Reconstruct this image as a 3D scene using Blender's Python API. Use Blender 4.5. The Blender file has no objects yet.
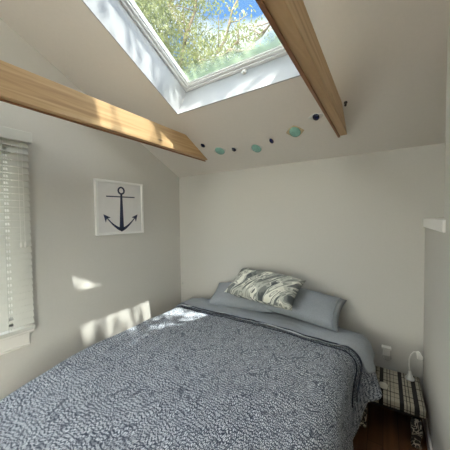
import bpy, bmesh, math, random
from mathutils import Vector, Matrix, noise
random.seed(7)
PI = math.pi
S = bpy.context.scene
COL = S.collection

# ------------------------------------------------------------------ node helpers
def new_mat(name):
    m = bpy.data.materials.new(name); m.use_nodes = True
    nt = m.node_tree
    b = nt.nodes['Principled BSDF']
    return m, nt, b
def N(nt, typ, **kw):
    n = nt.nodes.new(typ)
    for k, v in kw.items():
        if k.startswith('i_'):
            n.inputs[k[2:].replace('_', ' ')].default_value = v
        else: setattr(n, k, v)
    return n
def L(nt, a, b): nt.links.new(a, b)
def ramp(nt, fac, stops, interp='LINEAR'):
    r = nt.nodes.new('ShaderNodeValToRGB'); r.color_ramp.interpolation = interp
    e = r.color_ramp.elements
    while len(e) < len(stops): e.new(0.5)
    for el, (p, c) in zip(e, stops):
        el.position = p; el.color = (c[0], c[1], c[2], 1) if len(c) == 3 else c
    L(nt, fac, r.inputs['Fac']); return r
def math_n(nt, op, a, b=None, c=None, clamp=False):
    n = nt.nodes.new('ShaderNodeMath'); n.operation = op; n.use_clamp = clamp
    for i, v in enumerate((a, b, c)):
        if v is None: continue
        if isinstance(v, (int, float)): n.inputs[i].default_value = v
        else: L(nt, v, n.inputs[i])
    return n.outputs[0]
def mixc(nt, fac, a, b, mode='MIX'):
    n = nt.nodes.new('ShaderNodeMix'); n.data_type = 'RGBA'; n.blend_type = mode
    for sock, v in ((n.inputs[0], fac), (n.inputs[6], a), (n.inputs[7], b)):
        if isinstance(v, (int, float)): sock.default_value = v
        elif isinstance(v, tuple): sock.default_value = (v[0], v[1], v[2], 1)
        else: L(nt, v, sock)
    return n.outputs[2]
def bump(nt, b, h, strength=.2, dist=.01):
    n = nt.nodes.new('ShaderNodeBump'); n.inputs['Strength'].default_value = strength
    n.inputs['Distance'].default_value = dist
    L(nt, h, n.inputs['Height']); L(nt, n.outputs[0], b.inputs['Normal'])
def plain(name, col, rough=.6, var=.05, scale=20., bumps=.05, metal=0.):
    m, nt, b = new_mat(name)
    tc = N(nt, 'ShaderNodeTexCoord'); nz = N(nt, 'ShaderNodeTexNoise', i_Scale=scale, i_Detail=4.)
    L(nt, tc.outputs['Object'], nz.inputs['Vector'])
    lo = tuple(c * (1 - var) for c in col); hi = tuple(min(1, c * (1 + var)) for c in col)
    r = ramp(nt, nz.outputs['Fac'], [(.3, lo), (.7, hi)])
    L(nt, r.outputs[0], b.inputs['Base Color'])
    b.inputs['Roughness'].default_value = rough; b.inputs['Metallic'].default_value = metal
    if bumps: bump(nt, b, nz.outputs['Fac'], bumps)
    return m

M = {}
M['wall'] = plain('wall_paint', (.55, .537, .503), .75, .012, 60, .03)
M['ceil'] = plain('ceiling_paint', (.74, .70, .645), .8, .012, 50, .03)
M['white'] = plain('white_paint', (.80, .80, .78), .45, .01, 30, .02)
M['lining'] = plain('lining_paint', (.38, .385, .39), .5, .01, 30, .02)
M['trim'] = plain('trim_paint', (.72, .70, .66), .5, .01, 30, .02)
M['sash'] = plain('sash_paint', (.74, .74, .73), .35, .01, 30, .01)
M['slat'] = plain('slat_vinyl', (.57, .57, .53), .45, .02, 20, .02)
M['plastic'] = plain('white_plastic', (.74, .73, .69), .35, .01, 20, 0)
M['greycord'] = plain('pale_cord', (.45, .45, .42), .5, .02, 20, 0)
M['darkmetal'] = plain('dark_metal', (.06, .05, .045), .4, .1, 40, 0, .6)
M['navy'] = plain('navy_paint', (.022, .032, .075), .55, .15, 60, .05)
M['canvas'] = plain('white_board', (.74, .73, .72), .6, .015, 30, .04)
M['black'] = plain('black_wood', (.018, .015, .013), .5, .2, 40, .1)
M['greyfab'] = plain('grey_cotton', (.27, .295, .325), .9, .08, 120, .25)
M['greyfab2'] = plain('grey_cotton_fold', (.355, .385, .42), .9, .08, 120, .25)
M['piping'] = plain('navy_piping', (.02, .026, .042), .85, .2, 80, .2)
M['ivory'] = plain('crumpled_paper', (.60, .58, .50), .8, .05, 60, .2)
M['teal'] = plain('teal_glass', (.26, .50, .43), .15, .12, 60, .1)
M['cobalt'] = plain('cobalt_glass', (.012, .016, .10), .1, .2, 60, 0)
M['inkglass'] = plain('dark_glass', (.008, .010, .035), .1, .2, 60, 0)
M['gilt'] = plain('pale_gilt_rim', (.50, .40, .24), .4, .1, 60, 0)
M['clearrim'] = plain('milky_glass', (.62, .62, .60), .2, .05, 60, 0)
M['ground'] = plain('garden_soil', (.09, .10, .05), .95, .3, 2, .3)
M['roofing'] = plain('roof_shingle', (.08, .08, .08), .9, .2, 8, .2)
M['bounce_patio'] = plain('bounce_patio_stone', (.55, .51, .45), .9, .08, 4, .2)
M['bark'] = plain('tree_bark', (.13, .10, .075), .9, .3, 6, .5)

def wood_mat(name, axis, c1, c2, c3, rough=.5):
    m, nt, b = new_mat(name)
    tc = N(nt, 'ShaderNodeTexCoord'); mp = N(nt, 'ShaderNodeMapping')
    sc = [22., 22., 22.]; sc[axis] = 1.1
    mp.inputs['Scale'].default_value = sc
    L(nt, tc.outputs['Object'], mp.inputs['Vector'])
    n1 = N(nt, 'ShaderNodeTexNoise', i_Scale=1.0, i_Detail=6., i_Distortion=1.6)
    L(nt, mp.outputs[0], n1.inputs['Vector'])
    r = ramp(nt, n1.outputs['Fac'], [(.32, c1), (.5, c2), (.68, c3)])
    # knots
    mp2 = N(nt, 'ShaderNodeMapping'); s2 = [9., 9., 9.]; s2[axis] = 2.6
    mp2.inputs['Scale'].default_value = s2; L(nt, tc.outputs['Object'], mp2.inputs['Vector'])
    v = N(nt, 'ShaderNodeTexVoronoi', i_Scale=1.); L(nt, mp2.outputs[0], v.inputs['Vector'])
    k = ramp(nt, v.outputs['Distance'], [(.035, (1, 1, 1)), (.10, (0, 0, 0))])
    o = mixc(nt, math_n(nt, 'MULTIPLY', k.outputs[0], .75), r.outputs[0], tuple(c * .3 for c in c1))
    L(nt, o, b.inputs['Base Color']); b.inputs['Roughness'].default_value = rough
    bump(nt, b, n1.outputs['Fac'], .12)
    return m
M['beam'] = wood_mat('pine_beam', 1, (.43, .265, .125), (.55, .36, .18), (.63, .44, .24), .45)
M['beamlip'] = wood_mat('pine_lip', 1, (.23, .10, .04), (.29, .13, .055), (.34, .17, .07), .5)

def floor_mat():
    m, nt, b = new_mat('wood_floor')
    tc = N(nt, 'ShaderNodeTexCoord'); mp = N(nt, 'ShaderNodeMapping')
    mp.inputs['Rotation'].default_value = (0, 0, PI / 2)
    L(nt, tc.outputs['Object'], mp.inputs['Vector'])
    br = N(nt, 'ShaderNodeTexBrick', i_Scale=1., i_Mortar_Size=.002, i_Brick_Width=.9, i_Row_Height=.085)
    br.inputs['Color1'].default_value = (.17, .075, .03, 1); br.inputs['Color2'].default_value = (.13, .055, .022, 1)
    br.inputs['Mortar'].default_value = (.05, .02, .01, 1)
    L(nt, mp.outputs[0], br.inputs['Vector'])
    mp2 = N(nt, 'ShaderNodeMapping'); mp2.inputs['Scale'].default_value = (30, 1.6, 30)
    L(nt, tc.outputs['Object'], mp2.inputs['Vector'])
    nz = N(nt, 'ShaderNodeTexNoise', i_Scale=1., i_Detail=6.); L(nt, mp2.outputs[0], nz.inputs['Vector'])
    g = ramp(nt, nz.outputs['Fac'], [(.3, (.6, .6, .6)), (.7, (1.15, 1.15, 1.15))])
    L(nt, mixc(nt, 1., br.outputs['Color'], g.outputs[0], 'MULTIPLY'), b.inputs['Base Color'])
    b.inputs['Roughness'].default_value = .35
    return m
M['floor'] = floor_mat()

def duvet_mat():
    m, nt, b = new_mat('dash_print_cotton')
    uv = N(nt, 'ShaderNodeUVMap'); uv.uv_map = 'UVMap'
    # slow wobble of the dash direction, then a quicker one
    nz = N(nt, 'ShaderNodeTexNoise', i_Scale=7., i_Detail=1.); L(nt, uv.outputs[0], nz.inputs['Vector'])
    nz2 = N(nt, 'ShaderNodeTexNoise', i_Scale=45., i_Detail=1.); L(nt, uv.outputs[0], nz2.inputs['Vector'])
    def off(n, amp):
        s = N(nt, 'ShaderNodeVectorMath', operation='SUBTRACT'); L(nt, n.outputs['Color'], s.inputs[0]); s.inputs[1].default_value = (.5, .5, .5)
        q = N(nt, 'ShaderNodeVectorMath', operation='SCALE'); L(nt, s.outputs[0], q.inputs[0]); q.inputs['Scale'].default_value = amp
        return q.outputs[0]
    a1 = N(nt, 'ShaderNodeVectorMath', operation='ADD'); L(nt, uv.outputs[0], a1.inputs[0]); L(nt, off(nz, .05), a1.inputs[1])
    a2 = N(nt, 'ShaderNodeVectorMath', operation='ADD'); L(nt, a1.outputs[0], a2.inputs[0]); L(nt, off(nz2, .016), a2.inputs[1])
    mpd = N(nt, 'ShaderNodeMapping'); mpd.inputs['Scale'].default_value = (60, 165, 1); L(nt, a2.outputs[0], mpd.inputs['Vector'])
    vd = N(nt, 'ShaderNodeTexVoronoi', feature='DISTANCE_TO_EDGE', voronoi_dimensions='2D', i_Scale=1., i_Randomness=.8); L(nt, mpd.outputs[0], vd.inputs['Vector'])
    dr = ramp(nt, vd.outputs['Distance'], [(.11, (.034, .045, .070)), (.26, (.58, .615, .665))])
    mp = N(nt, 'ShaderNodeMapping'); mp.inputs['Scale'].default_value = (9, 13, 1); L(nt, a1.outputs[0], mp.inputs['Vector'])
    v = N(nt, 'ShaderNodeTexNoise', noise_dimensions='2D', i_Scale=1., i_Detail=1.5, i_Distortion=.5); L(nt, mp.outputs[0], v.inputs['Vector'])
    r1 = math_n(nt, 'ABSOLUTE', math_n(nt, 'SUBTRACT', v.outputs['Fac'], .47)); r2 = math_n(nt, 'ABSOLUTE', math_n(nt, 'SUBTRACT', v.outputs['Fac'], .60)); r3 = math_n(nt, 'ABSOLUTE', math_n(nt, 'SUBTRACT', v.outputs['Fac'], .36))
    vr = ramp(nt, math_n(nt, 'MINIMUM', math_n(nt, 'MINIMUM', r1, r2), r3), [(.006, (1, 1, 1)), (.022, (0, 0, 0))])
    c = mixc(nt, math_n(nt, 'MULTIPLY', vr.outputs[0], .7), dr.outputs[0], (.036, .046, .072))
    L(nt, c, b.inputs['Base Color']); b.inputs['Roughness'].default_value = .9
    h = math_n(nt, 'SUBTRACT', 1., vr.outputs[0])
    bump(nt, b, h, .35, .008)
    return m
M['duvet'] = duvet_mat()

def brush_mat():
    m, nt, b = new_mat('brushstroke_cotton')
    uv = N(nt, 'ShaderNodeUVMap'); uv.uv_map = 'UVMap'
    mp = N(nt, 'ShaderNodeMapping'); mp.inputs['Rotation'].default_value = (0, 0, .95); mp.inputs['Scale'].default_value = (1., 1., 1)
    L(nt, uv.outputs[0], mp.inputs['Vector'])
    mp.inputs['Rotation'].default_value = (0, 0, -.85)
    mps = N(nt, 'ShaderNodeMapping'); mps.inputs['Scale'].default_value = (4.6, 16.5, 1); L(nt, mp.outputs[0], mps.inputs['Vector'])
    w = N(nt, 'ShaderNodeTexNoise', i_Scale=1., i_Detail=1., i_Distortion=1.1)
    L(nt, mps.outputs[0], w.inputs['Vector'])
    r = ramp(nt, w.outputs['Fac'], [(0, (.07, .08, .085)), (.40, (.17, .185, .18)), (.455, (.62, .63, .56)), (.515, (.26, .275, .25)), (.56, (.70, .70, .62)), (.66, (.13, .14, .14))], 'CONSTANT')
    nz = N(nt, 'ShaderNodeTexNoise', i_Scale=9., i_Detail=2.); L(nt, uv.outputs[0], nz.inputs['Vector'])
    f = ramp(nt, nz.outputs['Fac'], [(.5, (0, 0, 0)), (.56, (1, 1, 1))])
    c = mixc(nt, math_n(nt, 'MULTIPLY', f.outputs[0], .55), r.outputs[0], (.25, .265, .24))
    L(nt, c, b.inputs['Base Color']); b.inputs['Roughness'].default_value = .9
    return m
M['brush'] = brush_mat()

def plaid_mat():
    m, nt, b = new_mat('plaid_cloth')
    tc = N(nt, 'ShaderNodeTexCoord'); sp = N(nt, 'ShaderNodeSeparateXYZ'); L(nt, tc.outputs['Object'], sp.inputs[0])
    def stripes(sock, spec):
        tot = None
        for c0, w, k in spec:
            d = math_n(nt, 'ABSOLUTE', math_n(nt, 'SUBTRACT', sock, c0))
            q = math_n(nt, 'MULTIPLY', math_n(nt, 'LESS_THAN', d, w / 2), k)
            tot = q if tot is None else math_n(nt, 'MAXIMUM', tot, q)
        return tot
    sx = stripes(sp.outputs[0], [(-.150, .024, 1), (-.040, .024, 1), (.072, .023, 1), (.148, .026, 1), (-.115, .004, .8), (-.098, .004, .8), (-.006, .005, .85), (.012, .005, .85), (.034, .003, .6),
                                 (.098, .005, .85), (.115, .005, .85), (.180, .004, .8), (-.075, .003, .6)])
    yy = math_n(nt, 'ADD', sp.outputs[1], sp.outputs[2])
    sy = stripes(yy, [(.02 + .26, .010, .85), (-.10 + .26, .010, .85), (.12 + .26, .010, .85), (.16 + .26, .004, .7), (.07 + .26, .004, .7), (-.03 + .26, .004, .7), (-.05 + .26, .004, .7), (-.15 + .26, .005, .8), (-.225 + .26, .006, .8)])
    c = mixc(nt, sy, (.37, .34, .265), (.055, .036, .026))
    c = mixc(nt, sx, c, (.014, .011, .010))
    L(nt, c, b.inputs['Base Color']); b.inputs['Roughness'].default_value = .9
    return m
M['plaid'] = plaid_mat()

def leg_mat():
    m, nt, b = new_mat('scroll_painted_wood')
    tc = N(nt, 'ShaderNodeTexCoord')
    v = N(nt, 'ShaderNodeTexNoise', i_Scale=26., i_Detail=1., i_Distortion=1.5); L(nt, tc.outputs['Object'], v.inputs['Vector'])
    r = ramp(nt, v.outputs['Fac'], [(.49, (.014, .012, .011)), (.51, (.48, .44, .34)), (.58, (.50, .46, .36)), (.60, (.02, .018, .015))])
    L(nt, r.outputs[0], b.inputs['Base Color']); b.inputs['Roughness'].default_value = .6
    return m
M['leg'] = leg_mat()

def glass_mat(name, haze=False):
    m = bpy.data.materials.new(name); m.use_nodes = True; nt = m.node_tree
    nt.nodes.clear(); out = N(nt, 'ShaderNodeOutputMaterial')
    tr = N(nt, 'ShaderNodeBsdfTransparent'); tr.inputs[0].default_value = (.93, .96, .95, 1)
    gl = N(nt, 'ShaderNodeBsdfGlossy'); gl.inputs['Roughness'].default_value = .02
    mx = N(nt, 'ShaderNodeMixShader'); mx.inputs[0].default_value = .05
    L(nt, tr.outputs[0], mx.inputs[1]); L(nt, gl.outputs[0], mx.inputs[2])
    last = mx.outputs[0]
    if haze:   # lichen and dust washed down to the low edge of the pane
        tc = N(nt, 'ShaderNodeTexCoord'); sp = N(nt, 'ShaderNodeSeparateXYZ'); L(nt, tc.outputs['Object'], sp.inputs[0])
        nz = N(nt, 'ShaderNodeTexNoise', i_Scale=9., i_Detail=4.); L(nt, tc.outputs['Object'], nz.inputs['Vector'])
        d = math_n(nt, 'ADD', sp.outputs[1], math_n(nt, 'MULTIPLY', math_n(nt, 'SUBTRACT', nz.outputs['Fac'], .5), .10))
        f = N(nt, 'ShaderNodeMapRange'); L(nt, d, f.inputs[0])
        f.inputs[1].default_value = .02; f.inputs[2].default_value = .12; f.inputs[3].default_value = .72; f.inputs[4].default_value = .03
        df = N(nt, 'ShaderNodeBsdfTranslucent'); df.inputs[0].default_value = (.23, .285, .195, 1)
        m2 = N(nt, 'ShaderNodeMixShader'); L(nt, f.outputs[0], m2.inputs[0])
        L(nt, last, m2.inputs[1]); L(nt, df.outputs[0], m2.inputs[2]); last = m2.outputs[0]
    L(nt, last, out.inputs[0])
    return m
M['glass'] = glass_mat('window_glass'); M['hazeglass'] = glass_mat('skylight_glass', True)

def leaf_mat(name, c1, c2):
    m = bpy.data.materials.new(name); m.use_nodes = True; nt = m.node_tree
    nt.nodes.clear(); out = N(nt, 'ShaderNodeOutputMaterial')
    tc = N(nt, 'ShaderNodeTexCoord'); nz = N(nt, 'ShaderNodeTexNoise', i_Scale=1.6, i_Detail=5.); L(nt, tc.outputs['Object'], nz.inputs['Vector'])
    r = ramp(nt, nz.outputs['Fac'], [(.35, c1), (.65, c2)])
    d = N(nt, 'ShaderNodeBsdfDiffuse'); t = N(nt, 'ShaderNodeBsdfTranslucent'); g = N(nt, 'ShaderNodeBsdfGlossy'); g.inputs['Roughness'].default_value = .35
    L(nt, r.outputs[0], d.inputs[0]); L(nt, r.outputs[0], t.inputs[0])
    a = N(nt, 'ShaderNodeMixShader'); a.inputs[0].default_value = .45; L(nt, d.outputs[0], a.inputs[1]); L(nt, t.outputs[0], a.inputs[2])
    e = N(nt, 'ShaderNodeMixShader'); e.inputs[0].default_value = .08; L(nt, a.outputs[0], e.inputs[1]); L(nt, g.outputs[0], e.inputs[2])
    L(nt, e.outputs[0], out.inputs[0]); return m
M['leaf'] = leaf_mat('olive_leaf', (.075, .095, .03), (.24, .255, .095))

# ------------------------------------------------------------------ mesh helpers
def add_box(bm, x0, x1, y0, y1, z0, z1):
    v = [bm.verts.new((x, y, z)) for z in (z0, z1) for y in (y0, y1) for x in (x0, x1)]
    for f in ((0, 2, 3, 1), (4, 5, 7, 6), (0, 1, 5, 4), (1, 3, 7, 5), (3, 2, 6, 7), (2, 0, 4, 6)):
        bm.faces.new([v[i] for i in f])
    return v
def add_prism(bm, poly, fn0, fn1):
    a = [bm.verts.new(fn0(*p)) for p in poly]; b = [bm.verts.new(fn1(*p)) for p in poly]
    n = len(poly); bm.faces.new(a); bm.faces.new(b[::-1])
    for i in range(n):
        j = (i + 1) % n; bm.faces.new((a[i], b[i], b[j], a[j]))
def add_tube(bm, pts, r, seg=8, cap=True):
    pts = [Vector(p) for p in pts]; rs = r if isinstance(r, (list, tuple)) else [r] * len(pts)
    rings = []; prev = None
    for i, p in enumerate(pts):
        t = (pts[min(i + 1, len(pts) - 1)] - pts[max(i - 1, 0)]).normalized()
        if prev is None:
            up = Vector((0, 0, 1)) if abs(t.z) < .9 else Vector((1, 0, 0))
            n = t.cross(up).normalized()
        else: n = (prev - t * prev.dot(t)).normalized()
        prev = n; bi = t.cross(n)
        rings.append([bm.verts.new(p + (n * math.cos(2 * PI * k / seg) + bi * math.sin(2 * PI * k / seg)) * rs[i]) for k in range(seg)])
    for a, b in zip(rings, rings[1:]):
        for k in range(seg): bm.faces.new((a[k], a[(k + 1) % seg], b[(k + 1) % seg], b[k]))
    if cap: bm.faces.new(rings[0][::-1]); bm.faces.new(rings[-1])
def add_lathe(bm, prof, seg=20, mat=Matrix.Identity(4)):
    rings = []
    for r, z in prof:
        rings.append([bm.verts.new(mat @ Vector((r * math.cos(2 * PI * k / seg), r * math.sin(2 * PI * k / seg), z))) for k in range(seg)])
    for a, b in zip(rings, rings[1:]):
        for k in range(seg): bm.faces.new((a[k], a[(k + 1) % seg], b[(k + 1) % seg], b[k]))
    bm.faces.new(rings[0][::-1]); bm.faces.new(rings[-1])
def obj(name, bm, mat, parent=None, smooth=False, bevel=0., loc=None, rot=None):
    bmesh.ops.recalc_face_normals(bm, faces=bm.faces)
    me = bpy.data.meshes.new(name); bm.to_mesh(me); bm.free()
    me.materials.append(mat)
    if smooth:
        for p in me.polygons: p.use_smooth = True
    o = bpy.data.objects.new(name, me); COL.objects.link(o)
    if bevel:
        b = o.modifiers.new('bevel', 'BEVEL'); b.width = bevel; b.segments = 2; b.limit_method = 'ANGLE'
    if parent: o.parent = parent
    if loc: o.location = loc
    if rot: o.rotation_euler = rot
    return o
def empty(name, loc=(0, 0, 0), rz=0.):
    o = bpy.data.objects.new(name, None); o.empty_display_size = .1; COL.objects.link(o)
    o.location = loc; o.rotation_euler = (0, 0, rz); return o
def tag(o, label, cat, group=None, kind=None):
    o['label'] = label; o['category'] = cat
    if group: o['group'] = group
    if kind: o['kind'] = kind
    return o
def struct(o, label=None):
    o['kind'] = 'structure'
    if label: o['label'] = label
    return o
def boxes(*bs):
    bm = bmesh.new()
    for b in bs: add_box(bm, *b)
    return bm

# ------------------------------------------------------------------ room dimensions (metres, floor at z = 0)
CH = 1.45
XL, XR, YB, YF = -2.161, .246, 2.3, -2.8
EAVE, SL = 1.949, .5013
YR = -.25
ZR = EAVE + SL * (YB - YR)
def cz(y): return EAVE + SL * (YB - y) if y >= YR else ZR - (ZR - EAVE) * (YR - y) / (YR - YF)
TH = .14
NY0 = 1.617                 # the niche over the ledge runs from here to the back wall
NX = .62
LEDGE = 1.425

struct(obj('floor', boxes((XL - TH, NX + TH, YF - TH, YB + TH, -.12, 0)), M['floor']))
# left gable wall with a window opening
WY0, WY1, WZ0, WZ1 = -.22, .64, .70, 1.96
bm = bmesh.new()
def lw(poly): add_prism(bm, poly, lambda y, z: (XL, y, z), lambda y, z: (XL - TH, y, z))
C0, C1, E0, E1 = -2.3, -.9, .35, 1.75
lw([(C1, 0), (YB + TH, 0), (YB + TH, WZ0), (C1, WZ0)]); lw([(C1, WZ0), (WY0, WZ0), (WY0, WZ1), (C1, WZ1)])
lw([(YF - TH, 0), (C0, 0), (C0, WZ1), (YF - TH, WZ1)]); lw([(C0, 0), (C1, 0), (C1, E0), (C0, E0)]); lw([(C0, E1), (C1, E1), (C1, WZ1), (C0, WZ1)])
lw([(WY1, WZ0), (YB + TH, WZ0), (YB + TH, WZ1), (WY1, WZ1)])
lw([(YF - TH, WZ1), (YB + TH, WZ1), (YB, cz(YB) + .02), (YR, ZR + .02), (YF, cz(YF) + .02)])
struct(obj('wall_left', bm, M['wall']))
struct(obj('wall_back', boxes((XL - TH, NX + TH, YB, YB + TH, 0, EAVE + .05)), M['wall']))
# right wall: full height towards the camera, half height under the niche
bm = bmesh.new()
def rw(poly, x0, x1): add_prism(bm, poly, lambda y, z: (x0, y, z), lambda y, z: (x1, y, z))
RX = XR + .16
A0, A1, B0, B1 = -2.3, -.6, .35, 1.75
rw([(YF - TH, 0), (NY0, 0), (NY0, B0), (YF - TH, B0)], XR, RX)
rw([(YF - TH, B0), (A0, B0), (A0, B1), (YF - TH, B1)], XR, RX); rw([(A1, B0), (NY0, B0), (NY0, B1), (A1, B1)], XR, RX)
rw([(YF - TH, B1), (NY0, B1), (NY0, cz(NY0) + .02), (YR, ZR + .02), (YF, cz(YF) + .02), (YF - TH, cz(YF) + .02)], XR, RX)
rw([(NY0 - .14, LEDGE - .2), (NY0, LEDGE - .2), (NY0, cz(NY0) + .02), (NY0 - .14, cz(NY0 - .14) + .02)], RX, NX + TH)
rw([(NY0, 0), (YB, 0), (YB, LEDGE - .063), (NY0, LEDGE - .063)], XR, NX + TH)
rw([(NY0, LEDGE - .063), (YB, LEDGE - .063), (YB, cz(YB) + .02), (NY0, cz(NY0) + .02)], NX, NX + TH)
struct(obj('wall_right', bm, M['wall']))
struct(obj('trim_1', boxes((XR - .012, NX, NY0 - .04, YB, LEDGE - .063, LEDGE)), M['white'], bevel=.004),
       'white painted ledge cap on the half wall at right of the bed')
# front wall; its window behind the camera is added to let in fill light
FX0, FX1, FZ0, FZ1 = -1.5, -.9, .12, 1.75
bm = boxes((XL - TH, FX0, YF - TH, YF, 0, EAVE + .05), (FX1, NX + TH, YF - TH, YF, 0, EAVE + .05),
           (FX0, FX1, YF - TH, YF, 0, FZ0), (FX0, FX1, YF - TH, YF, FZ1, EAVE + .05))
struct(obj('wall_front', bm, M['wall']))

# sloping ceiling; slab coordinates: (x, distance down the slope from the ridge, height off the ceiling plane)
ct, st = 1 / math.sqrt(1 + SL * SL), SL / math.sqrt(1 + SL * SL)
SLOPE = Matrix(((1, 0, 0, 0), (0, ct, st, YR), (0, -st, ct, ZR), (0, 0, 0, 1)))     # local x, s, n -> room
RT = .30
def sy(y): return (y - YR) / ct
KX0, KX1 = -1.475, -.44                       # skylight opening
KS0, KS1 = sy(.55), sy(1.566)
SE = sy(YB) + .02
def slab(bm, x0, x1, s0, s1, n0, n1, mat=SLOPE):
    v = add_box(bm, x0, x1, s0, s1, n0, n1)
    for q in v: q.co = mat @ q.co
bm = bmesh.new()
slab(bm, XL - TH, KX0, -.0, SE, 0, RT); slab(bm, KX1, NX + TH, -.0, SE, 0, RT)
slab(bm, KX0, KX1, 0, KS0, 0, RT); slab(bm, KX0, KX1, KS1, SE, 0, RT)
SLOPE2 = Matrix(((1, 0, 0, 0), (0, -ct, -st, YR), (0, -st, ct, ZR), (0, 0, 0, 1)))
GX0, GX1, GS0, GS1 = -1.6, -.1, .2, 1.0
slab(bm, XL - TH, GX0, 0, SE, 0, RT, SLOPE2); slab(bm, GX1, NX + TH, 0, SE, 0, RT, SLOPE2)
slab(bm, GX0, GX1, 0, GS0, 0, RT, SLOPE2); slab(bm, GX0, GX1, GS1, SE, 0, RT, SLOPE2)
struct(obj('ceiling', bm, M['ceil']))

# ------------------------------------------------------------------ skylight
def ring(bm, x0, x1, s0, s1, w, n0, n1, wl=None):
    wl = wl or w
    for a in ((x0, x0 + w, s0, s1), (x1 - w, x1, s0, s1), (x0 + w, x1 - w, s0, s0 + w), (x0 + w, x1 - w, s1 - wl, s1)):
        add_box(bm, *a, n0, n1)
sk = struct(empty('window_2'), 'skylight in the sloping ceiling over the bed')
sk.matrix_world = SLOPE
def skpart(name, bm, mat, bevel=0): return obj(name, bm, mat, sk, bevel=bevel)
bm = bmesh.new(); t = .008
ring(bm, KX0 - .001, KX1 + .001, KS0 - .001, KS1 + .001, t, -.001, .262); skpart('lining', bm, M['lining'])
bm = bmesh.new(); ring(bm, KX0 + t, KX1 - t, KS0 + t, KS1 - t, .020, .250, .33); skpart('frame', bm, M['sash'], .003)
bm = bmesh.new(); ring(bm, KX0 + .030, KX1 - .030, KS0 + .030, KS1 - .030, .020, .262, .32)
ring(bm, KX0 + .050, KX1 - .050, KS0 + .050, KS1 - .050, .010, .274, .31); skpart('sash', bm, M['sash'], .003)
# pane: its own origin sits on the low edge so the grime follows the slope
bm = boxes((KX0 + .055, KX1 - .055, -(KS1 - KS0) + .11, 0, 0, .006))
pane = obj('pane', bm, M['hazeglass'], sk, loc=(0, KS1 - .055, .290)); pane.scale = (1, 1, 1)
# turn the pane so that +y runs up the slope
pane.rotation_euler = (0, 0, PI); pane.location = (KX0 + KX1, KS1 - .055, .290)
me = pane.data
for v in me.vertices: v.co.y = -v.co.y
for p in me.polygons: p.flip()
# little white hook on the low frame
bm = bmesh.new()
xh = -.88
add_box(bm, xh - .012, xh + .012, KS1 - t - .022, KS1 - t - .001, .205, .232)
add_tube(bm, [(xh + .010 * math.cos(a), KS1 - .03, .196 + .013 * math.sin(a)) for a in [PI * k / 8 - .3 for k in range(15)]], .004, 6)
skpart('latch', bm, M['plastic'])

# unseen second skylight in the other slope, added to brighten the room
sk2 = struct(empty('fill_window_4')); sk2.matrix_world = SLOPE2
bm = bmesh.new(); ring(bm, GX0, GX1, GS0, GS1, .05, .20, .32); obj('frame', bm, M['sash'], sk2)
obj('pane', boxes((GX0 + .04, GX1 - .04, GS0 + .04, GS1 - .04, .28, .286)), M['glass'], sk2)
# ------------------------------------------------------------------ windows
def window(name, axis, at, a0, a1, z0, z1, out):
    # axis 'x': wall plane at x = at, running along y; frame set towards the outside
    w = struct(empty(name))
    def bx(a, b, c, d, e, f):   # along, depth, z
        lo, hi = at + out * c, at + out * d
        return (min(lo, hi), max(lo, hi), a, b, e, f) if axis == 'x' else (a, b, min(lo, hi), max(lo, hi), e, f)
    fr = bmesh.new()
    for q in (bx(a0, a0 + .05, .04, .11, z0, z1), bx(a1 - .05, a1, .04, .11, z0, z1), bx(a0, a1, .04, .11, z0, z0 + .05), bx(a0, a1, .04, .11, z1 - .05, z1),
              bx(a0, a1, .05, .10, (z0 + z1) / 2 - .02, (z0 + z1) / 2 + .02)): add_box(fr, *q)
    obj('window_frame', fr, M['white'], w)
    obj('pane', boxes(bx(a0 + .04, a1 - .04, .075, .081, z0 + .04, z1 - .04)), M['glass'], w)
    return w
w1 = window('window_1', 'x', XL, WY0, WY1, WZ0, WZ1, -1)
w1['label'] = 'window in the left wall behind the white blind'
SZ = 1.45 - .80
obj('window_sill', boxes((XL - .04, XL + .055, WY0 - .10, WY1 + .085, SZ, SZ + .022)), M['trim'], w1, bevel=.004)
obj('apron', boxes((XL, XL + .022, WY0 - .07, WY1 + .065, SZ - .088, SZ), (XL, XL + .03, WY0 - .07, WY1 + .065, SZ - .10, SZ - .088)), M['trim'], w1, bevel=.003)
obj('casing', boxes((XL, XL + .018, WY1, WY1 + .065, SZ + .022, WZ1 + .07), (XL, XL + .018, WY0 - .065, WY0, SZ + .022, WZ1 + .07), (XL, XL + .018, WY0, WY1, WZ1, WZ1 + .07)), M['trim'], w1, bevel=.003)
w3 = window('fill_window_3', 'y', YF, FX0, FX1, FZ0, FZ1, -1)  # added opening behind the camera, there for its daylight

# ------------------------------------------------------------------ blind
bl = tag(empty('window_blind', (XL + .055, 0, SZ + .022)), 'white horizontal slat blind, closed, over the window on the left wall', 'blind')
BZ = SZ + .022
by0, by1 = WY0 - .05, .722
obj('head_rail', boxes((-.032, .035, by0 - .02, by1 + .018, 1.45 + .530 - BZ, 1.45 + .602 - BZ)), M['slat'], bl, bevel=.004)
bm = bmesh.new()
pitch, z = .0455, 1.45 + .515 - BZ
tilt = math.radians(58); hw = .025
holes = [WY1 - .045, WY0 + .10]
def slat(bm, y0, y1, zc, a0=-1., a1=1.):
    dx, dz = math.cos(tilt) * hw, math.sin(tilt) * hw
    n = Vector((math.sin(tilt), 0, math.cos(tilt))) * .0014
    p0 = Vector((-dx * a0 * -1, 0, 0)); c = []
    for a in (a0, a1):
        # room-side edge hangs low
        b = Vector((dx * a, 0, zc - dz * a))
        for s in (1, -1):
            c.append(b + n * s + Vector((0, 0, 0)))
    for s0 in ((0,),):
        vs = []
        for y in (y0, y1):
            vs.append([bm.verts.new((q.x, y, q.z)) for q in (c[0], c[1], c[3], c[2])])
        a, b = vs
        for k in range(4): bm.faces.new((a[k], a[(k + 1) % 4], b[(k + 1) % 4], b[k]))
        bm.faces.new(a[::-1]); bm.faces.new(b)
nsl = 0
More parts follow.
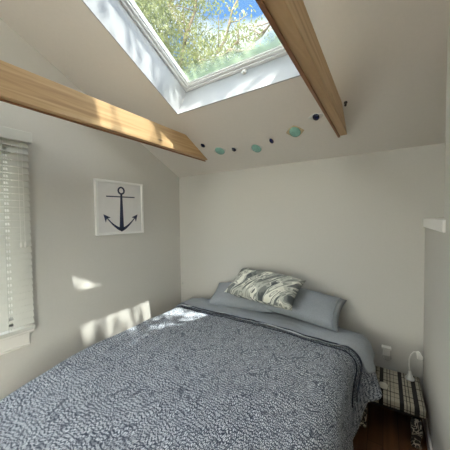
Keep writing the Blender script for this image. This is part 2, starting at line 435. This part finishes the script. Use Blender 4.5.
while z > .045:
    ys = [by0, holes[1] - .012, holes[1] + .012, holes[0] - .012, holes[0] + .012, by1]
    slat(bm, ys[0], ys[1], z); slat(bm, ys[2], ys[3], z); slat(bm, ys[4], ys[5], z)
    for h in holes:
        slat(bm, h - .012, h + .012, z, -1, -.42); slat(bm, h - .012, h + .012, z, .42, 1)
    z -= pitch; nsl += 1
obj('slats', bm, M['slat'], bl)
obj('bottom_rail', boxes((-.026, .026, by0, by1, .004, .030)), M['slat'], bl, bevel=.003)
for h in holes:
    bm = bmesh.new(); add_tube(bm, [(.0, h, .02), (.0, h, 1.30)], .0012, 5); obj('ladder_cord', bm, M['greycord'], bl)
    bm = bmesh.new(); add_tube(bm, [(.028, h - .02, .02), (.028, h - .02, 1.30)], .0012, 5); obj('ladder_cord', bm, M['greycord'], bl)
for dy in (-.012, .012):
    bm = bmesh.new(); add_tube(bm, [(.038, .665 + dy, 1.28), (.038, .665 + dy, .62)], .0010, 5)
    cord = obj('lift_cord', bm, M['plastic'], bl)
    bm = bmesh.new(); add_lathe(bm, [(.002, .0), (.006, .006), (.006, .03), (.002, .04)], 8, Matrix.Translation((.038, .665 + dy, .585)))
    obj('tassel', bm, M['plastic'], cord)

# ------------------------------------------------------------------ baseboards
struct(obj('baseboard_right', boxes((XR - .014, XR, YF, YB, 0, .075)), M['trim'], bevel=.003))
struct(obj('baseboard_back', boxes((XL + .014, XR - .014, YB - .014, YB, 0, .075)), M['trim'], bevel=.003))
struct(obj('baseboard_left', boxes((XL, XL + .014, YF, YB, 0, .075)), M['trim'], bevel=.003))

w5 = window('fill_window_5', 'x', XR, -2.3, -.6, .35, 1.75, 1)  # unseen window added to throw light on the left wall
w6 = window('fill_window_6', 'x', XL, -2.3, -.9, .35, 1.75, -1)  # unseen window added to throw light on the right wall
# ------------------------------------------------------------------ beams
def beam(name, x0, x1, zb, zt, label):
    y0, y1 = -2.8, YB
    def poly(a, b):
        m = .004
        yb_ = YB - (a - EAVE) / SL - m; yt_ = YB - (b - EAVE) / SL - m
        fb = YF + (a - EAVE) / SL + m; ft = YF + (b - EAVE) / SL + m
        return [(fb, a), (yb_, a), (yt_, b), (ft, b)]
    t = tag(empty(name, ((x0 + x1) / 2, 0, zb)), label, 'beam', 'pine beams across the room')
    hw = (x1 - x0) / 2
    def mk(nm, a, b, i, mat):
        bm = bmesh.new()
        add_prism(bm, poly(a, b), lambda y, z: (-hw + i, y, z - zb), lambda y, z: (hw - i, y, z - zb))
        return obj(nm, bm, mat, t, bevel=.002)
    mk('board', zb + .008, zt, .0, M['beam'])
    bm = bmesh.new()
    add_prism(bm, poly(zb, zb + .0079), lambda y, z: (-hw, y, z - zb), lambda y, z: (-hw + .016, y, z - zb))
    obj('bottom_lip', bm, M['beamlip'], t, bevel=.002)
    return t
BT0, BT1 = CH + .598, CH + .775
beam('ceiling_beam', -1.612, -1.558, CH + .590, CH + .768, 'left pine ceiling beam, sunlit, above the blind and anchor picture')
beam('ceiling_beam', -.308, -.243, CH + .600, CH + .744, 'right pine ceiling beam between the skylight and the ledge, in shade')
# bolt by the right beam
bm = bmesh.new()
nrm = Vector((0, st, ct))
bmt = Matrix.Translation((-.222, 1.815, cz(1.815))) @ Vector((0, 0, -1)).rotation_difference(-nrm).to_matrix().to_4x4()
add_lathe(bm, [(.011, .0), (.011, -.006), (.005, -.007), (.005, -.02), (.008, -.021), (.007, -.03)], 12, bmt)
tag(obj('ceiling_bolt', bm, M['darkmetal']), 'small dark bolt in the ceiling at the right beam', 'bolt')

# ------------------------------------------------------------------ anchor picture
pw = .506
pic = tag(empty('wall_picture', (XL, 1.466, CH + .10 - pw / 2)), 'white framed square picture of a navy anchor on the left wall', 'picture')
h2 = pw / 2
bm = bmesh.new()
for a in ((-h2, -h2 + .022, 0, pw), (h2 - .022, h2, 0, pw), (-h2 + .022, h2 - .022, 0, .022), (-h2 + .022, h2 - .022, pw - .022, pw)):
    add_box(bm, .002, .036, *a)
obj('frame', bm, M['white'], pic, bevel=.002)
obj('board', boxes((.004, .024, -h2 + .021, h2 - .021, .021, pw - .021)), M['canvas'], pic)
# anchor, in picture coordinates u right, v down (0..1)
bm = bmesh.new()
def uvp(u, v, d): return (.0242 + d, (u - .5) * pw, (1 - v) * pw)
def flat(poly, d=.0035): add_prism(bm, poly, lambda u, v: uvp(u, v, 0), lambda u, v: uvp(u, v, d))
for k in range(24):
    a, b = 2 * PI * k / 24, 2 * PI * (k + 1) / 24
    flat([(.505 + r * math.cos(q), .175 + r * math.sin(q)) for r, q in ((.046, a), (.076, a), (.076, b), (.046, b))])
flat([(.20, .287), (.80, .277), (.80, .297), (.20, .307)])
flat([(.488, .24), (.522, .24), (.545, .90), (.50, .955), (.455, .90)])
for s in (-1, 1):
    pts = []
    for k in range(13):
        q = k / 12; u = .50 + s * .30 * q; v = .925 - .235 * q ** 1.5
        w = .040 * (1 - q) + .014
        pts.append((u, v, w))
    for (u0, v0, w0), (u1, v1, w1_) in zip(pts, pts[1:]):
        flat([(u0, v0 - w0 * .9), (u1, v1 - w1_ * .9), (u1, v1 + w1_ * .5), (u0, v0 + w0 * .3)])
    ex, ey = .50 + s * .315, .655
    flat([(ex + s * .045, ey - .03), (ex + s * .005, ey + .115), (ex - s * .012, ey + .045), (ex - s * .090, ey + .028)])
obj('anchor', bm, M['navy'], pic)

# ------------------------------------------------------------------ glass ornaments on the ceiling
def on_ceiling(x, y): 
    q = Vector((0, 0, 1)).rotation_difference(-nrm).to_matrix().to_4x4()
    return Matrix.Translation((x, y, cz(y))) @ q
def lens_poly(a, b, p=1.0, n=20):
    us = [math.cos(2 * PI * k / n) for k in range(n)]
    return [(a * u, b * (1 - abs(u) ** 1.6) * (1 if k <= n // 2 else -1)) for k, u in enumerate(us)]
def ornament(x, y, a, b, rim, core, cr, label, rot=0., tilt=0.):
    t = tag(empty('glass_ornament'), label, 'ornament', 'glass ornaments on the sloping ceiling')
    t.matrix_world = on_ceiling(x, y) @ Matrix.Rotation(rot, 4, 'Z')
    if rim:
        bm = bmesh.new(); add_prism(bm, lens_poly(a, b, 1.5), lambda u, v: (u, v, .001), lambda u, v: (u * .94, v * .94, .006))
        obj('rim', bm, M[rim], t)
    bm = bmesh.new(); z0 = .006 if rim else .001
    kx, ky = cr
    prof = [(1., z0), (.92, z0 + .006), (.65, z0 + .011), (.25, z0 + .0135)]
    rings = []
    for rr, zz in prof:
        rings.append([bm.verts.new((kx * rr * math.cos(2 * PI * k / 20), ky * rr * math.sin(2 * PI * k / 20), zz)) for k in range(20)])
    for p, q in zip(rings, rings[1:]):
        for k in range(20): bm.faces.new((p[k], p[(k + 1) % 20], q[(k + 1) % 20], q[k]))
    bm.faces.new(rings[0][::-1]); bm.faces.new(rings[-1])
    obj('bead', bm, M[core], t, smooth=True)
ornament(-1.479, 1.913, 0, 0, None, 'inkglass', (.021, .026), 'small dark glass bead on the ceiling beside the left beam end')
ornament(-1.347, 2.009, .066, .058, 'clearrim', 'teal', (.047, .050), 'pale teal eye shaped ornament nearest the left beam')
ornament(-1.196, 2.021, .038, .026, 'clearrim', 'inkglass', (.021, .026), 'small dark glass bead between the two left teal ornaments')
ornament(-.981, 2.057, .062, .058, 'clearrim', 'teal', (.042, .052), 'middle teal eye shaped ornament, lowest of the row', .12)
ornament(-.817, 2.009, 0, 0, None, 'cobalt', (.018, .030), 'small bright cobalt blue bead on the ceiling')
ornament(-.601, 1.962, .072, .064, 'gilt', 'teal', (.044, .054), 'teal eye ornament with tan rim nearest the right beam', -.06)
ornament(-.421, 1.87, .054, .034, 'clearrim', 'inkglass', (.024, .030), 'dark eye shaped glass ornament beside the right beam')

# ------------------------------------------------------------------ bed
MX0, MX1, MY0, MY1 = -1.66, -.27, .42, 2.285
MT = CH - .93
bed = tag(empty('bed', ((MX0 + MX1) / 2, (MY0 + MY1) / 2, 0)), 'large bed with grey fitted sheet against the beige back wall', 'bed')
bx, byy = bed.location.x, bed.location.y
hx, hy = (MX1 - MX0) / 2, (MY1 - MY0) / 2
obj('bed_frame', boxes((-hx + .02, hx - .02, -hy + .02, hy, .12, .22)), M['black'], bed, bevel=.008)
for sx_ in (-1, 1):
    for sy_ in (-1, 1):
        bm = bmesh.new(); add_lathe(bm, [(.022, 0), (.03, .12)], 10, Matrix.Translation((sx_ * (hx - .12), sy_ * (hy - .12), 0)))
        obj('leg', bm, M['black'], bed)
def rounded_slab(x0, x1, y0, y1, z0, z1, r, rc):
    bm = bmesh.new()
    v = add_box(bm, x0, x1, y0, y1, z0, z1)
    vert = [e for e in bm.edges if abs(e.verts[0].co.z - e.verts[1].co.z) > 1e-4]
    bmesh.ops.bevel(bm, geom=vert, offset=rc, segments=5, profile=.5, affect='EDGES')
    hor = [e for e in bm.edges if abs(e.verts[0].co.z - e.verts[1].co.z) < 1e-4 and len(e.link_faces) == 2 and abs(e.link_faces[0].normal.dot(e.link_faces[1].normal)) < .5]
    bmesh.ops.bevel(bm, geom=hor, offset=r, segments=4, profile=.5, affect='EDGES')
    return bm
o = obj('mattress', rounded_slab(-hx, hx, -hy, hy, .22, MT, .05, .07), M['greyfab'], bed, smooth=True)

# ------------------------------------------------------------------ duvet
def fbm(x, y, s, o=0.): return noise.noise(Vector((x * s + o, y * s - o, o * .7)))
def ss(a, b, t):
    t = max(0., min(1., (t - a) / (b - a))); return t * t * (3 - 2 * t)
DX0, DX1, DY0, DYH = -1.70, -.285, .33, 2.02      # flat part
DTOP = CH - .892
R = .115
def edge(d, R, fl):
    q = R * PI / 2 * .93
    if d < q: a = d / R; return R * math.sin(a), R * (1 - math.cos(a))
    a = q / R; e = d - q
    return R * math.sin(a) + e * fl, R * (1 - math.cos(a)) + e * math.sqrt(max(.05, 1 - fl * fl))
def drape(x, y, hang_scale=1., lift=0., wr=1.):
    """flat cloth point (x, y) -> draped point on the bed"""
    e1 = .075 * ss(1.70, 1.95, y)                  # bunched wider towards the head
    e0 = .10 * (1 - ss(.25, 1.0, y))               # drawn in towards the foot
    x = x + (e1 if x > DX1 else e1 * ss(-.9, DX1, x)) + (e0 if x < DX0 else e0 * ss(-1.2, DX0, x))
    X1, X0 = DX1 + e1, DX0 + e0
    xo = x - X1 if x > X1 else (x - X0 if x < X0 else 0.)
    yo = y - DY0 if y < DY0 else 0.
    cx_, cy_ = min(max(x, X0), X1), max(y, DY0)
    d = math.hypot(xo, yo)
    z = DTOP + lift
    z += wr * (.010 * fbm(x, y, 2.3, 1) + .007 * fbm(x * 1.4, y, 5.5, 5) + .0035 * fbm(x * 1.3, y * .8, 13, 9))
    z -= .016 * ss(-.75, -.3, x) + .035 * (1 - ss(.3, .95, y)) * ss(-.6, -1.5, x)
    if d == 0: return Vector((cx_, cy_, z))
    if xo > 0:
        fl = .08 + .40 * ss(1.74, 1.88, y)
    elif xo < 0: fl = .16
    else: fl = .12
    wave = (.018 * math.sin((x if abs(yo) > abs(xo) else y) * 17 + 1.2) + .022 * fbm(x, y, 3.1, 3)) * min(1, max(0, d - .10) / .25)
    h, dz = edge(d, R + lift, fl)
    h = max(h + wave, .3 * h)
    return Vector((cx_ + xo / d * h, cy_ + yo / d * h, z - dz))
def cloth(name, xs, ys, fn, mat, parent=None, thick=.012, uvs=None, off=1.):
    bm = bmesh.new(); uvl = bm.loops.layers.uv.new('UVMap')
    g = [[bm.verts.new(fn(x, y)) for x in xs] for y in ys]
    for j in range(len(ys) - 1):
        for i in range(len(xs) - 1):
            f = bm.faces.new((g[j][i], g[j][i + 1], g[j + 1][i + 1], g[j + 1][i]))
            for l, (a, b) in zip(f.loops, ((i, j), (i + 1, j), (i + 1, j + 1), (i, j + 1))):
                l[uvl].uv = (ys[b], xs[a])
    o = obj(name, bm, mat, parent, smooth=True)
    s = o.modifiers.new('thickness', 'SOLIDIFY'); s.thickness = thick; s.offset = -1
    return o
def lin(a, b, n): return [a + (b - a) * i / (n - 1) for i in range(n)]
HL, HR, HF = .47, .56, .40
def duv(x, y):
    # the right hang is shorter where the cloth lies on the stool
    if x > DX1:
        k = 1 - .35 * ss(1.74, 1.80, y) - .16 * ss(1.84, 1.93, y)
        x = DX1 + (x - DX1) * k
    if x < DX0:
        x = DX0 + (x - DX0) * (1 - .5 * ss(1.6, 2.0, y))
    return drape(x, y)
duvet = cloth('duvet', lin(DX0 - HL, DX1 + HR, 96), lin(DY0 - HF, DYH, 96), duv, M['duvet'], thick=.022)
tag(duvet, 'navy and white dash print duvet spread over the bed', 'duvet')
FY = 1.835                                  # hem of the turned-down grey reverse
def fold(x, y):
    if x > DX1:
        k = .76 - .9 * max(0., 1.90 - y) - .4 * max(0, y - 1.98)
        x = DX1 + (x - DX1) * max(.45, k)
    if x < DX0: x = DX0 + (x - DX0) * .55
    p = drape(x, y, lift=.018, wr=1.)
    if y > 2.02: p.z -= .03 * ss(2.02, 2.14, y)
    p.z += .016 * abs(fbm(x * .55, y * 1.6, 9, 4)) + .006 * abs(fbm(x, y * 2, 20, 14))
    return p
fo = cloth('folded_top', lin(DX0 - HL * .8, DX1 + .33, 80), lin(FY, 2.18, 26), fold, M['greyfab2'], duvet, thick=.012)
fo['label'] = 'grey reverse turned down below the pillows'
bm = bmesh.new()
for dy, r, lf in ((0., .0060, .020), (-.030, .0042, .004)):
    pts = []
    for x in lin(DX0 - .18, DX1 + .37, 90):
        y = FY + dy + .012 * fbm(x, 0, 2.2, 6) - .10 * ss(DX1 + .08, DX1 + .36, x) + .02 * ss(-1.3, -1.8, x)
        pts.append(drape(x, y, lift=lf))
    add_tube(bm, pts, r, 6)
pi_ = obj('piping', bm, M['piping'], duvet, smooth=True); pi_['label'] = 'dark navy piped hem'

# ------------------------------------------------------------------ pillows
def pillow(name, w, d, h, mat, loc, rot, label, group=None, seed=0., flange=0., sag=.0, nu=34, nv=24):
    bm = bmesh.new(); uvl = bm.loops.layers.uv.new('UVMap')
    def P(u, v, s):
        x = u * w / 2 * (1 - .075 * (1 - v * v)); y = v * d / 2 * (1 - .075 * (1 - u * u))
        e = max(0., (1 - abs(u) ** 3.2) * (1 - abs(v) ** 3.2)) ** .55
        z = s * h / 2 * e
        z += (.017 * fbm(x, y, 7, seed) + .009 * fbm(x, y, 16, seed + 3) + .005 * abs(fbm(x, y * .6, 28, seed + 8))) * (1 if s > 0 else .6) * e
        z -= sag * (abs(u) ** 2) * .5
        return Vector((x, y, z))
    us, vs = lin(-1, 1, nu), lin(-1, 1, nv)
    edge_v = {}
    for s in (1, -1):
        g = []
        for j, v in enumerate(vs):
            row = []
            for i, u in enumerate(us):
                b = i in (0, nu - 1) or j in (0, nv - 1)
                if b:
                    if (i, j) not in edge_v: edge_v[i, j] = bm.verts.new(P(u, v, s))
                    row.append(edge_v[i, j])
                else: row.append(bm.verts.new(P(u, v, s)))
            g.append(row)
        for j in range(nv - 1):
            for i in range(nu - 1):
                q = (g[j][i], g[j][i + 1], g[j + 1][i + 1], g[j + 1][i])
                c = ((i, j), (i + 1, j), (i + 1, j + 1), (i, j + 1))
                if s < 0: q = q[::-1]; c = c[::-1]
                f = bm.faces.new(q)
                for l, (a, b) in zip(f.loops, c): l[uvl].uv = (us[a] * w / 2 + seed, vs[b] * d / 2 + (0 if s > 0 else 1))
    o = obj(name, bm, mat, None, smooth=True, loc=loc, rot=rot)
    tag(o, label, 'pillow', group)
    if flange:
        bm = bmesh.new(); tube = []
        for v in lin(-.93, .93, 16):
            p = P(1 - flange, v, 1); tube.append((p.x, p.y, p.z - .001))
        add_tube(bm, tube, .006, 6); obj('hem', bm, M['greyfab'], o, smooth=True)
    return o
pillow('pillow', .70, .31, .17, M['greyfab'], (-1.185, 2.135, CH - .785), (math.radians(32), math.radians(-4), .04), 'left grey pillow half hidden behind the brushstroke pillow', 'grey pillows', 2.)
pillow('pillow', .66, .315, .17, M['greyfab'], (-.600, 2.135, CH - .757), (math.radians(34), math.radians(5), -.05), 'right grey pillow with hemmed end, beside the brushstroke pillow', 'grey pillows', 11., .13)
pillow('patterned_pillow', .67, .33, .19, M['brush'], (-.905, 2.015, CH - .622), (math.radians(32), math.radians(2), -.11), 'grey and cream brushstroke pillow lying on the grey pillows', None, 31.)

# ------------------------------------------------------------------ plaid stool
SX0, SX1, SY0, SY1, ST = -.165, .220, 1.880, 2.265, CH - 1.19
stool = tag(empty('footstool', ((SX0 + SX1) / 2, (SY0 + SY1) / 2, 0)), 'low stool with plaid cloth top between the bed and right wall', 'stool')
stool.rotation_euler = (0, 0, 0.)
hx, hy = (SX1 - SX0) / 2, (SY1 - SY0) / 2
bm = bmesh.new(); add_box(bm, -hx, hx, -hy, hy, ST - .052, ST)
obj('cushion_top', bm, M['plaid'], stool, bevel=.010)
obj('apron', boxes((-hx + .03, hx - .03, -hy + .03, hy - .03, ST - .085, ST - .0525)), M['black'], stool)
for sx_ in (-1, 1):
    for sy_ in (-1, 1):
        cx_, cy_ = sx_ * (hx - .045), sy_ * (hy - .033)
        bm = bmesh.new()
        prof = [(.022, 0), (.027, .012), (.020, .03), (.026, .07), (.030, .11), (.024, ST - .086)]
        for (r0, z0), (r1, z1) in zip(prof, prof[1:]):
            a = [bm.verts.new((cx_ + r0 * i, cy_ + r0 * j, z0)) for i, j in ((-1, -1), (1, -1), (1, 1), (-1, 1))]
            b = [bm.verts.new((cx_ + r1 * i, cy_ + r1 * j, z1)) for i, j in ((-1, -1), (1, -1), (1, 1), (-1, 1))]
            for k in range(4): bm.faces.new((a[k], a[(k + 1) % 4], b[(k + 1) % 4], b[k]))
            if z0 == 0: bm.faces.new(a[::-1])
            if z1 == ST - .086: bm.faces.new(b)
        bmesh.ops.remove_doubles(bm, verts=bm.verts, dist=1e-5)
        obj('leg', bm, M['leg'], stool, bevel=.003)
# crumpled tissue
bm = bmesh.new(); bmesh.ops.create_icosphere(bm, subdivisions=3, radius=.024)
for v in bm.verts:
    k = 1 + .35 * noise.noise(v.co * 70); v.co = Vector((v.co.x * 1.2 * k, v.co.y * 1.3 * k, max(-.010, v.co.z * .55 * k)))
tag(obj('tissue', bm, M['ivory'], loc=(.0, 2.0, ST + .0105)), 'small pale crumpled tissue on the plaid stool beside the duvet', 'tissue')

# ------------------------------------------------------------------ lamp
lp = tag(empty('desk_lamp', (.160, 2.20, ST)), 'small white gooseneck lamp on the back corner of the plaid stool', 'lamp')
bm = bmesh.new(); add_lathe(bm, [(.029, 0), (.029, .006), (.024, .016), (.012, .036), (.009, .056), (.007, .058)], 20)
obj('base', bm, M['plastic'], lp, smooth=True)
bm = bmesh.new()
neck = [(0, 0, .055), (-.006, 0, .10), (-.004, 0, .145), (.006, 0, .182), (.022, 0, .206), (.038, 0, .210), (.047, 0, .202)]
add_tube(bm, neck, .0042, 8); obj('gooseneck', bm, M['plastic'], lp, smooth=True)
bm = bmesh.new()
ax = Vector((.34, 0, -1)).normalized()
mt = Matrix.Translation((.045, 0, .212)) @ Vector((0, 0, -1)).rotation_difference(ax).to_matrix().to_4x4()
add_lathe(bm, [(.006, .004), (.012, -.004), (.014, -.02), (.021, -.046), (.0205, -.0465), (.012, -.022), (.008, -.01)], 18, mt)
obj('lamp_shade', bm, M['plastic'], lp, smooth=True)

# ------------------------------------------------------------------ plug-in adapter and cord on the back wall
ad = tag(empty('plug_adapter', (.016, YB, CH - 1.127)), 'white plug adapter with looped cord on the back wall above the stool', 'plug')
obj('body', boxes((-.022, .024, -.040, 0, .035, .085)), M['plastic'], ad, bevel=.005)
obj('cap', boxes((-.031, .033, -.046, 0, .086, .100)), M['plastic'], ad, bevel=.003)
bm = bmesh.new()
add_tube(bm, [(.0, -.024, .036), (.0, -.026, .015), (-.004, -.028, .0)], .006, 8)
add_tube(bm, [(.004 + .027 * math.sin(a), -.028 + .006 * math.cos(a), .020 - .030 * math.cos(a) * .9 - .0) for a in [2 * PI * k / 20 for k in range(20)]], .0035, 6)
obj('cord', bm, M['greycord'], ad, smooth=True)
# small hook in the left corner of the back wall
bm = bmesh.new()
add_lathe(bm, [(.010, 0), (.010, .004), (.004, .006), (.004, .022)], 10, Matrix.Translation((-2.128, YB, CH - .828)) @ Matrix.Rotation(PI / 2, 4, 'X'))
add_tube(bm, [(-2.128, YB - .020, CH - .828), (-2.118, YB - .024, CH - .822), (-2.108, YB - .026, CH - .800)], .0045, 6)
tag(obj('wall_hook', bm, M['greycord']), 'small hook on the back wall at the left corner', 'hook')

# ------------------------------------------------------------------ garden outside
struct(obj('ground', boxes((-40, 40, -40, 40, -.40, -.30)), M['ground']))
struct(obj('bounce_patio', boxes((-6, 4, -10, YF - TH, -.30, -.14)), M['bounce_patio']))  # pale slab added out of view to bounce sun in through the windows
def make_tree(name, base, label, crown, nleaf, branches, seed, size=.13, canopy=()):
    rnd = random.Random(seed)
    t = tag(empty(name, base), label, 'tree')
    B = Vector(base)
    bm = bmesh.new()
    top = Vector(branches[0][0]) - B
    add_tube(bm, [(0, 0, 0), (top.x * .2, top.y * .2, top.z * .4), (top.x * .6, top.y * .6, top.z * .75), top], [.28, .22, .17, .12], 10)
    obj('trunk', bm, M['bark'], t, smooth=True)
    tips = []
    for pts in branches:
        bm = bmesh.new(); ps = [Vector(p) - B for p in pts]
        fine = []
        for a, b in zip(ps, ps[1:]):
            for k in range(5):
                q = a.lerp(b, k / 5); fine.append(q + Vector((rnd.uniform(-1, 1), rnd.uniform(-1, 1), rnd.uniform(-1, 1))) * .07)
        fine.append(ps[-1]); n = len(fine)
        add_tube(bm, fine, [.085 * (1 - .82 * i / (n - 1)) for i in range(n)], 6)
        for k in range(3, n):            # twigs
            if rnd.random() < .8:
                d = Vector((rnd.uniform(-1, 1), rnd.uniform(-1, 1), rnd.uniform(-.4, 1))).normalized() * rnd.uniform(.4, 1.0)
                e = fine[k] + d
                add_tube(bm, [fine[k], fine[k] + d * .5 + Vector((0, 0, rnd.uniform(-.1, .1))), e], [.022, .016, .008], 5); tips.append(e)
        obj('branch', bm, M['bark'], t, smooth=True)
    vs, fs = [], []
    def leaf(p):
        q = Matrix.Rotation(rnd.uniform(0, 2 * PI), 3, 'Z') @ Matrix.Rotation(rnd.uniform(-1.2, 1.2), 3, 'X')
        L_ = size * rnd.uniform(.6, 1.3); i = len(vs)
        for c in ((0, 0, 0), (.22 * L_, .45 * L_, .05 * L_), (0, L_, 0), (-.22 * L_, .45 * L_, .05 * L_)): vs.append(p + q @ Vector(c))
        fs.append((i, i + 1, i + 2, i + 3))
    for (a0, a1, b0, b1, z0, z1, n, gaps) in canopy:
        k = 0
        while k < n:
            a, b, zz = rnd.uniform(a0, a1), rnd.uniform(b0, b1), rnd.uniform(z0, z1); k += 1
            if any(g[0] < a < g[1] and g[2] < b < g[3] and rnd.random() > g[4] for g in gaps): continue
            leaf(Vector((a + .40 * (zz - CH), b - .13 * (zz - CH), zz)) - B)
    for (c, r, n) in crown:
        c = Vector(c) - B
        clumps = [c + Vector((rnd.gauss(0, .5) * r[0], rnd.gauss(0, .5) * r[1], rnd.gauss(0, .5) * r[2])) for _ in range(max(3, n // 45))]
        for _ in range(n):
            k = rnd.choice(clumps); leaf(k + Vector((rnd.gauss(0, .28), rnd.gauss(0, .28), rnd.gauss(0, .24))))
    for e in tips:
        for _ in range(nleaf): leaf(e + Vector((rnd.gauss(0, .16), rnd.gauss(0, .16), rnd.gauss(0, .14))))
    me = bpy.data.meshes.new('foliage'); me.from_pydata([tuple(v) for v in vs], [], fs); me.materials.append(M['leaf'])
    f = bpy.data.objects.new('foliage', me); COL.objects.link(f); f.parent = t
    return t
make_tree('leafy_tree', (-6.4, 6.6, -.3), 'olive green leafy tree seen through the skylight glass',
          [((-6.9, 5.6, 8.0), (2.1, 1.3, 2.6), 23000), ((-5.6, 6.3, 6.0), (2.0, 1.2, 1.3), 15000), ((-8.2, 6.0, 5.6), (1.4, 1.2, 1.4), 6500), ((-5.0, 6.0, 9.0), (1.0, .9, 1.3), 2600), ((-4.2, 6.8, 5.4), (1.6, .8, .5), 3200)], 12,
          [[(-6.2, 6.4, 4.2), (-5.2, 6.6, 5.6), (-4.2, 6.5, 6.9), (-3.3, 6.4, 8.6)],
           [(-5.4, 6.5, 5.4), (-4.3, 6.9, 5.7), (-3.3, 6.8, 6.6), (-2.2, 6.6, 7.0)],
           [(-6.2, 6.4, 4.6), (-5.6, 6.2, 7.0), (-4.6, 6.0, 8.4), (-4.0, 5.8, 10.0)],
           [(-6.3, 6.4, 4.6), (-7.0, 6.0, 7.0), (-7.4, 5.6, 9.4)],
           [(-4.6, 6.5, 6.4), (-3.8, 6.2, 6.2), (-2.9, 6.3, 6.0)]], 5, .10)
# unseen tree, its leaf gaps shaped to place sun and shade through the skylight
make_tree('shade_tree', (4.6, -1.6, -.3), 'unseen tree overhanging the roof, leaf gaps shaped for the sun patches', [], 0,
          [[(4.4, -1.4, 4.4), (3.0, -.6, 6.0), (1.8, .1, 6.6), (.5, .6, 6.9)], [(3.0, -.6, 6.0), (2.0, .6, 6.4), (1.0, 1.2, 6.5)]], 8, .11,
          [(-2.3, -.6, .5, 2.1, 6.1, 6.7, 3000, [(-2.0, -1.70, .97, 1.46, .05), (-2.08, -1.9, .92, 1.13, .0), (-1.95, -1.70, 1.55, 1.64, .2), (-1.55, -.9, 1.48, 1.70, .25), (-1.9, -.9, 1.60, 1.715, .0)])])

# ------------------------------------------------------------------ sky, sun, camera
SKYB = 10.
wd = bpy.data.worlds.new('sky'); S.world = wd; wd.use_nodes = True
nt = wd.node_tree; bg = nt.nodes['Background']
tc = N(nt, 'ShaderNodeTexCoord')
mp = N(nt, 'ShaderNodeMapping'); mp.inputs['Scale'].default_value = (1, 1, 1.6); L(nt, tc.outputs['Generated'], mp.inputs['Vector'])
nz = N(nt, 'ShaderNodeTexNoise', i_Scale=4.2, i_Detail=6., i_Distortion=.4); L(nt, mp.outputs[0], nz.inputs['Vector'])
cl = ramp(nt, nz.outputs['Fac'], [(.46, (0, 0, 0)), (.60, (1, 1, 1))])
skyc = mixc(nt, cl.outputs[0], (.085, .22, .52), (.68, .70, .71))
# sky brightness raised out of view, behind the camera and overhead, as added fill
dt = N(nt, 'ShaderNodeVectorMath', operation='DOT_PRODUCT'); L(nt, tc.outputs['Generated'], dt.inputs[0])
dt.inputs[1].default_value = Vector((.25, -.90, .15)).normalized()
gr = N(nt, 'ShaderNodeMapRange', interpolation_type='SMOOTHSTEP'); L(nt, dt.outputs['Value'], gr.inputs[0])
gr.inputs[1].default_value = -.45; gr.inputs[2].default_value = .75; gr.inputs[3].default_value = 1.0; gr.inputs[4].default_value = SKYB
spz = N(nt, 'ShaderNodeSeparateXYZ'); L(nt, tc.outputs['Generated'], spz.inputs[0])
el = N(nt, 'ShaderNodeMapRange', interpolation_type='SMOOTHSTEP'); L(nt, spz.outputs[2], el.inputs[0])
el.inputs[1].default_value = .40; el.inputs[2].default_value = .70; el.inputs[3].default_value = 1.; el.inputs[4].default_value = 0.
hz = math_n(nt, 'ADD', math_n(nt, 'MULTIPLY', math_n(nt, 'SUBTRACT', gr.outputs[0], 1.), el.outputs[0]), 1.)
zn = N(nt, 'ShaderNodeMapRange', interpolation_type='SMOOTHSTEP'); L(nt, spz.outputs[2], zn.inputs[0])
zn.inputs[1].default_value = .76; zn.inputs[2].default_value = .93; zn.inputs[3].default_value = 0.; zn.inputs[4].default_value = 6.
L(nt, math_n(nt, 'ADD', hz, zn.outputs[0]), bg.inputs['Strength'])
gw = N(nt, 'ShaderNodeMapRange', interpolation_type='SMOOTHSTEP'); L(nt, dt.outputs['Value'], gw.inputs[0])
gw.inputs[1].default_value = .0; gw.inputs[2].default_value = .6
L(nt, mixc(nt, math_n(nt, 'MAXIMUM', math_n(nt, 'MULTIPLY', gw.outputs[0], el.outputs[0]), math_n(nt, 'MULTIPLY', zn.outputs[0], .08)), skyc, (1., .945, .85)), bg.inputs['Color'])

sd = bpy.data.lights.new('sun', 'SUN'); sd.energy = 7.5; sd.angle = math.radians(.55); sd.color = (1., .96, .90)
so = bpy.data.objects.new('sun', sd); COL.objects.link(so)
D = Vector((-.40, .13, -1.)).normalized()
so.rotation_euler = D.to_track_quat('-Z', 'Y').to_euler(); so.location = (3, -2, 8)

cd = bpy.data.cameras.new('camera'); cd.sensor_width = 36; cd.sensor_fit = 'HORIZONTAL'; cd.lens = 36 * 247.522 / 450; cd.clip_start = .02
co = bpy.data.objects.new('camera', cd); COL.objects.link(co)
yaw, pit, rol = .5739, -.0320, -.0113
fw = Vector((-math.sin(yaw) * math.cos(pit), math.cos(yaw) * math.cos(pit), math.sin(pit)))
r0 = fw.cross(Vector((0, 0, 1))).normalized(); u0 = r0.cross(fw)
rr = r0 * math.cos(rol) + u0 * math.sin(rol); uu = -r0 * math.sin(rol) + u0 * math.cos(rol)
mt = Matrix((rr, uu, -fw)).transposed().to_4x4(); mt.translation = (0, 0, CH)
co.matrix_world = mt
S.camera = co
vs_ = S.view_settings
vs_.view_transform = 'Standard'; vs_.look = 'None'; vs_.gamma = 1.; vs_.exposure = 1.15; vs_.use_curve_mapping = False
S.cycles.max_bounces = 14; S.cycles.diffuse_bounces = 8; S.cycles.transparent_max_bounces = 16
S.cycles.use_denoising = True
